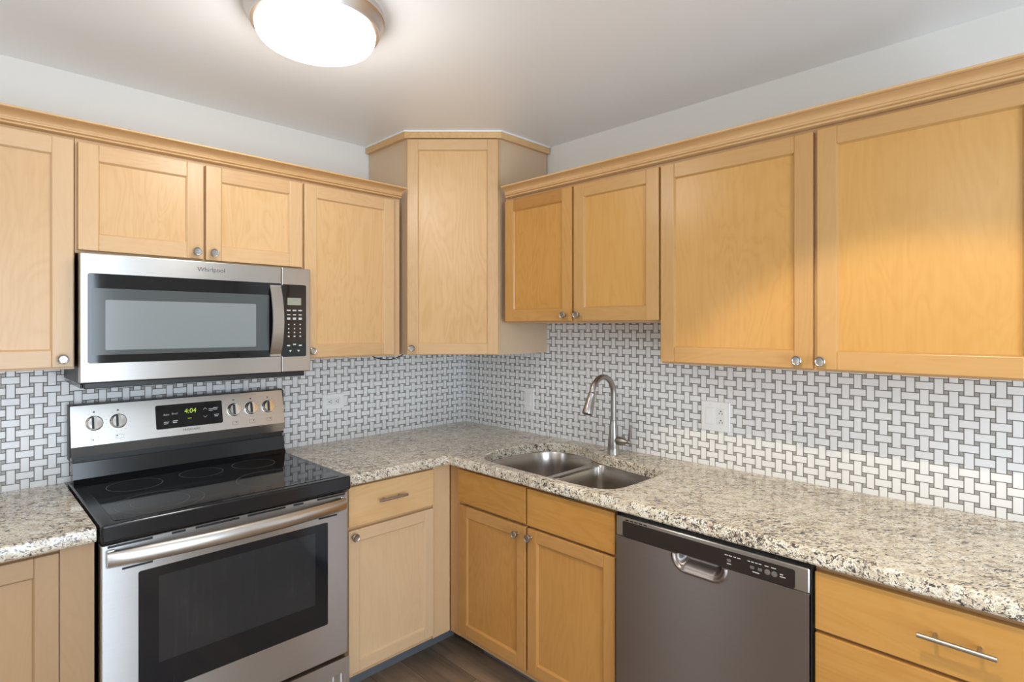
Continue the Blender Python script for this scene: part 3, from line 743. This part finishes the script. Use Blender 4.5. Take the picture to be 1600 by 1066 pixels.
for i, x in enumerate((-1.796, -1.7245, -1.3235, -1.2545, -1.1835)):
    M = on_panel(x, 1.1255)
    mb = MB(); mb.lathe([(.0265, 0), (.0265, .003), (.0245, .0045), (.0230, .018), (.0210, .0215), (.001, .0220)], M, 32)
    kb = mb.build('knob', CHROME, bgd, label='round silver burner knob')
    bm = bmesh.new(); bmesh.ops.create_cube(bm, size=1)
    for v in bm.verts: v.co = M @ Vector((v.co.x*(.0125 if v.co.z < 0 else .0085), v.co.y*.044, .0250+v.co.z*.014))
    MB().frombm(bm).build('grip', CHROME, kb)
    bm = bmesh.new(); bmesh.ops.create_cube(bm, size=1)
    for v in bm.verts: v.co = M @ Vector((-.0075+v.co.x*.005, v.co.y*.040, .0222+v.co.z*.004))
    MB().frombm(bm).build('grip_shadow_line', BLACK, kb, label='black strip for the shadow beside the grip')  # black strip drawn in as the grip's shadow on the knob
    # tick marks and the little burner-position square
    mb = MB()
    for k in range(14):
        a = PI/2+.5+k*(2*PI-1.0)/13
        q = M @ Vector((.036*math.cos(a), .036*math.sin(a), .0002)); mb.box(q.x-.0008, q.x+.0008, q.y-.0003, q.y+.0002, q.z-.0008, q.z+.0008)
    q = M @ Vector((0, .040, .0002)); mb.box(q.x-.003, q.x+.003, q.y-.0003, q.y+.0002, q.z-.003, q.z+.003)
    M2 = on_panel(x+.002, 1.071, .0002)
    for a0, a1, b0, b1 in ((-.011, .011, .0065, .0072), (-.011, .011, -.0072, -.0065), (-.011, -.0103, -.0065, .0065), (.0103, .011, -.0065, .0065), *(((-.0085, -.0045, -.005, -.001),) if i == 0 else ((-.0085, -.0045, .001, .005),) if i == 1 else ((.002, .007, .001, .005),))):
        c8 = [M2 @ Vector((a, b, 0)) for a, b in ((a0, b0), (a1, b0), (a1, b1), (a0, b1))]+[M2 @ Vector((a, b, .0003)) for a, b in ((a0, b0), (a1, b0), (a1, b1), (a0, b1))]
        mb.add(c8, [[0, 1, 2, 3], [4, 5, 6, 7], [0, 1, 5, 4], [1, 2, 6, 5], [2, 3, 7, 6], [3, 0, 4, 7]])
    mb.build('dial_marks', PRINTD, bgd, smooth=False)
# oven door
mb = MB(); mb.box(RX0+.002, RX1-.0015, -rf, -.602, .262, .860, .004, seg=3); od = mb.build('oven_door', DOORST, t)
g = MB(); plate(g, -1.777, -1.1955, .396, .765, .006, -rf-.0010, -rf+.001); g.build('oven_window', OGLASS, od, label='smudged black oven window')
g = MB()
x0_, x1_, z0_, z1_ = -1.726, -1.244, .482, .737
g.add([(x0_, -rf-.0014, z0_), (x1_, -rf-.0014, z0_), (x1_, -rf-.0014, z1_), (x0_, -rf-.0014, z1_), (x0_, -rf-.0006, z0_), (x1_, -rf-.0006, z0_), (x1_, -rf-.0006, z1_), (x0_, -rf-.0006, z1_)], [[0, 1, 2, 3], [4, 5, 6, 7], [0, 1, 5, 4], [1, 2, 6, 5], [2, 3, 7, 6], [3, 0, 4, 7]])
g.build('inner_window', OINNER, od)
# wide bowed handle, a flattened half-round bar
hb = MB(); nseg = 28; vs = []; fs = []; npf = 10
for k in range(nseg+1):
    q = k/nseg; x = -1.853+(1.853-1.131)*q; bow = math.sin(PI*q)**.75*.036
    for j in range(npf):
        a = -PI/2+PI*j/(npf-1); hh = .0235
        vs.append((x, -rf-.006-bow-.016*math.cos(a), .821+hh*math.sin(a)))
for k in range(nseg):
    for j in range(npf): fs.append([k*npf+j, k*npf+(j+1) % npf, (k+1)*npf+(j+1) % npf, (k+1)*npf+j])
fs += [list(range(npf)), [nseg*npf+j for j in range(npf)]]
hb.add(vs, fs)
for a, b in ((-1.853, -1.835), (-1.149, -1.131)): hb.box(a, b, -rf-.012, -rf+.001, .808, .848, .002)
hb.build('handle', STEELW, od, label='broad bowed steel handle')
for a, b in ((-1.850, -1.741), (-1.692, -1.655), (-1.628, -1.500), (-1.474, -1.350), (-1.322, -1.287), (-1.236, -1.128)):
    MB().box(a, b, -rf-.0008, -rf+.001, .8505, .8570).build('vent_slot', BLACK, od)
for a, b in ((-1.816, -1.741), (-1.231, -1.160)): MB().box(a, b, -rf-.0008, -rf+.001, .7815, .7875).build('vent_slot', BLACK, od)
def pocket_panel(x0, x1, z0, z1, yf, yb, px0, px1, pz0, pz1, depth, nx=150, nz=60, rad=.03, lip=.0):
    """front panel whose upper area is pushed in to a rounded finger pocket open at the top pz1"""
    xs = sorted(set([x0, x1]+[px0-.024+(px1-px0+.048)*k/nx for k in range(nx+1)]))
    zs = sorted(set([z0, z1]+[pz0-.026+(pz1-pz0+.026)*k/nz for k in range(nz+1)]+([pz1+.0006] if pz1 < z1 else [])))
    def dep(x, z):
        if x < px0-.022 or x > px1+.022 or z < pz0-.024 or z > pz1+.0005: return 0
        # signed distance to a slot with rounded lower corners, open at the top
        cx_ = (px0+px1)/2; hx = (px1-px0)/2-rad; qx = abs(x-cx_)-hx; qz = (pz0+rad)-z
        sd = (math.hypot(max(qx, 0), max(qz, 0))+min(max(qx, qz), 0))-rad
        if sd >= 0:
            q = sd/.018
            return -lip*math.sin(PI*q)**2*(1 if qz > 0 else max(0, 1+qz/.01)) if q < 1 else 0
        q = min(1, -sd/.022); return depth*q*q*(3-2*q)
    mb = MB(); W = len(xs); vs = [(x, yf+dep(x, z), z) for z in zs for x in xs]
    fs = [[j*W+i, j*W+i+1, (j+1)*W+i+1, (j+1)*W+i] for j in range(len(zs)-1) for i in range(W-1)]
    o = len(vs); vs += [(x, yb, z) for z in (zs[0], zs[-1]) for x in (xs[0], xs[-1])]
    bt = [i for i in range(W)]; tp = [(len(zs)-1)*W+i for i in range(W)]
    lf = [j*W for j in range(len(zs))]; rt = [j*W+W-1 for j in range(len(zs))]
    fs += [bt+[o+1, o], tp+[o+3, o+2], lf+[o+2, o], rt+[o+3, o+1], [o, o+1, o+3, o+2]]
    return mb.add(vs, fs)
dw_ = pocket_panel(RX0+.001, RX1-.0005, .045, .252, -rf-.006, -.602, -1.835, -1.146, .10, .200, .022, rad=.02)
# close the pocket's roof with the strip above it
dwo = MB(); dwo.v, dwo.f, dwo.gd, dwo.bd, dwo.mi, dwo.sm = dw_.v, dw_.f, dw_.gd, dw_.bd, dw_.mi, dw_.sm
dwo.build('storage_drawer', DOORST, t)

# ------------------------------------------------------------------ dishwasher
t = thing('dishwasher', 'dark stainless dishwasher under the right counter', 'dishwasher', rz=RE)
mb = MB(); mb.box(1.4895, 2.0815, -.585, -.03, .03, .868); mb.box(1.4890, 1.4925, -.612, -.585, .10, .868); mb.box(2.0785, 2.0815, -.616, -.585, .10, .868)
mb.build('body', BLACK, t)
fy = -.622
pocket_panel(1.4935, 2.0770, .115, .7915, fy, -.587, 1.708, 1.850, .757, .7915, .028, rad=.030, lip=.007).build('door', DSTEEL, t, label='dark brushed steel door with scooped handle pocket')
mb = MB(); plate(mb, 1.4935, 2.0770, .7925, .8555, .004, fy, -.587, 0, .003); cs = mb.build('control_strip', steel('strip_steel', (0.50, .48, .455), .3), t)
g = MB(); plate(g, 1.519, 2.043, .7950, .8440, .006, fy-.0010, fy+.001); sp = g.build('control_glass', DPLASTIC, cs, label='dark brown control panel')
for k in range(5): MB().box(1.530+.0165*k, 1.541+.0165*k, fy-.0006, fy+.001, .8465, .8500).build('vent_slot', BLACK, cs)
for x, s_ in ((1.870, .011), (1.934, .011), (1.955, .011)):
    g = MB(); plate(g, x-s_/2, x+s_/2, .8140, .8220, .0015, fy-.0022, fy-.0008); g.build('button', DBUTTON, sp)
for x in (1.974, 1.992):
    MB().lathe([(.0075, 0), (.0075, .001), (.0055, .0014), (.001, .0014)], Matrix.Translation((x, fy-.0010, .8175)) @ Matrix.Rotation(PI/2, 4, 'X'), 20).build('button', DBUTTON, sp)
for x, wd, z in ((1.862, .009, .8315), (1.874, .009, .8315), (1.886, .007, .8315), (1.898, .009, .8315), (1.870, .012, .8085), (1.925, .007, .8325), (1.935, .007, .8325), (1.945, .007, .8325), (1.955, .007, .8325), (1.972, .010, .8325), (1.990, .012, .8325), (1.944, .018, .8070), (2.010, .008, .8220), (2.013, .014, .8160)):
    MB().box(x-wd/2, x+wd/2, fy-.0016, fy-.0008, z-.0011, z+.0011).build('button_label', PRINT, sp)
MB().box(1.50, 2.07, -.56, -.54, 0, .095).build('toe_kick', BLACK, t)

# ------------------------------------------------------------------ outlets and switches
def wallplate(t, x0, x1, z0, z1):
    mb = MB(); plate(mb, x0, x1, z0, z1, .004, -.0060, -.0003, 0, .0022); return mb.build('cover_plate', WHITEP, t)
def duplex(pl, cx, cz, horiz):
    a, b = (.0335, .0165) if horiz else (.0165, .0335)
    g = MB(); plate(g, cx-a, cx+a, cz-b, cz+b, .002, -.0072, -.0052, 0, .0006); r = g.build('receptacle', WHITEI, pl)
    for s_ in (-1, 1):
        for q, (u, v, hw_, hh_) in enumerate(((-.006, .0055, .0011, .0042), (-.006, -.0055, .0011, .0035), (.0055, 0, .0024, .0024))):
            # three slots of one socket, laid on its side when the plate is
            if horiz: x, z, w1, h1 = cx+s_*.018-u*.8, cz+v, hh_, hw_
            else: x, z, w1, h1 = cx+v, cz+s_*.018-u*.8*-1, hw_, hh_
            MB().box(x-w1, x+w1, -.0075, -.0070, z-h1, z+h1).build('slot', SLOT, r)
def rocker(pl, cx, cz):
    g = MB(); plate(g, cx-.0165, cx+.0165, cz-.0335, cz+.0335, .0015, -.0072, -.0052); r = g.build('switch_frame', WHITEI, pl)
    MB().prism([(-.0070, cz-.030), (-.0105, cz-.0295), (-.0078, cz), (-.0088, cz+.0295), (-.0070, cz+.030)], 0, cx-.0140, cx+.0140).build('rocker', WHITEP, r)
def screws(pl, pts_):
    for x, z in pts_: MB().lathe([(.003, 0), (.0028, .0008), (.0005, .0010)], Matrix.Translation((x, -.0060, z)) @ Matrix.Rotation(PI/2, 4, 'X'), 12).build('screw', WHITEI, pl)
t = thing('outlet', 'white sideways outlet on the backsplash right of the stove', 'outlet')
pl = wallplate(t, -.899, -.786, 1.072, 1.145); duplex(pl, -.8425, 1.1085, True)
t = thing('light_switch', 'white single rocker switch on the backsplash left of the faucet', 'switch', rz=RE)
pl = wallplate(t, .486, .557, 1.030, 1.145); rocker(pl, .5215, 1.0875)
t = thing('switch_and_outlet', 'white double plate with rocker and outlet right of the faucet', 'outlet', rz=RE)
pl = wallplate(t, 1.482, 1.600, 1.055, 1.173); rocker(pl, 1.518, 1.114); duplex(pl, 1.564, 1.114, False); screws(pl, ((1.518, 1.160), (1.564, 1.160), (1.518, 1.068), (1.564, 1.068)))

# ------------------------------------------------------------------ loose cord under the corner cabinet
cpts = [(-.740, -.16, 1.342), (-.732, -.16, 1.336), (-.715, -.16, 1.326), (-.69, -.16, 1.317), (-.665, -.16, 1.313), (-.645, -.16, 1.309), (-.61, -.16, 1.311), (-.575, -.16, 1.320), (-.55, -.16, 1.330), (-.53, -.16, 1.3415)]
tag(MB().tube(cpts, .0026, 10).build('cord', BLACK), 'black cord drooping below the corner cabinet', 'cord')

# ------------------------------------------------------------------ flush ceiling light
LX, LY = -1.405, -.990
t = thing('ceiling_light', 'round flush-mount ceiling light, lit, with white diffuser', 'light', (LX, LY, H))
I = Matrix.Identity(4)
MB().lathe([(.150, -.0005), (.193, -.0005), (.195, -.008), (.195, -.020), (.188, -.026), (.186, -.034), (.184, -.036), (.182, -.044), (.180, -.046), (.178, -.054), (.168, -.056), (.160, -.050)], I, 72, cap=False).build('ring', RINGM, t, label='stepped brushed metal ring')
pr = [(.166, -.046), (.1665, -.060)]
for k in range(1, 9):
    a = PI/2*k/8; pr.append((.1665-.05*(1-math.cos(a))*.75, -.062-.034*math.sin(a)))
pr += [(.10, -.0985), (.05, -.100), (.001, -.1005)]
MB().lathe(pr, I, 72, cap=False).build('diffuser', DIFF, t, label='glowing white diffuser')
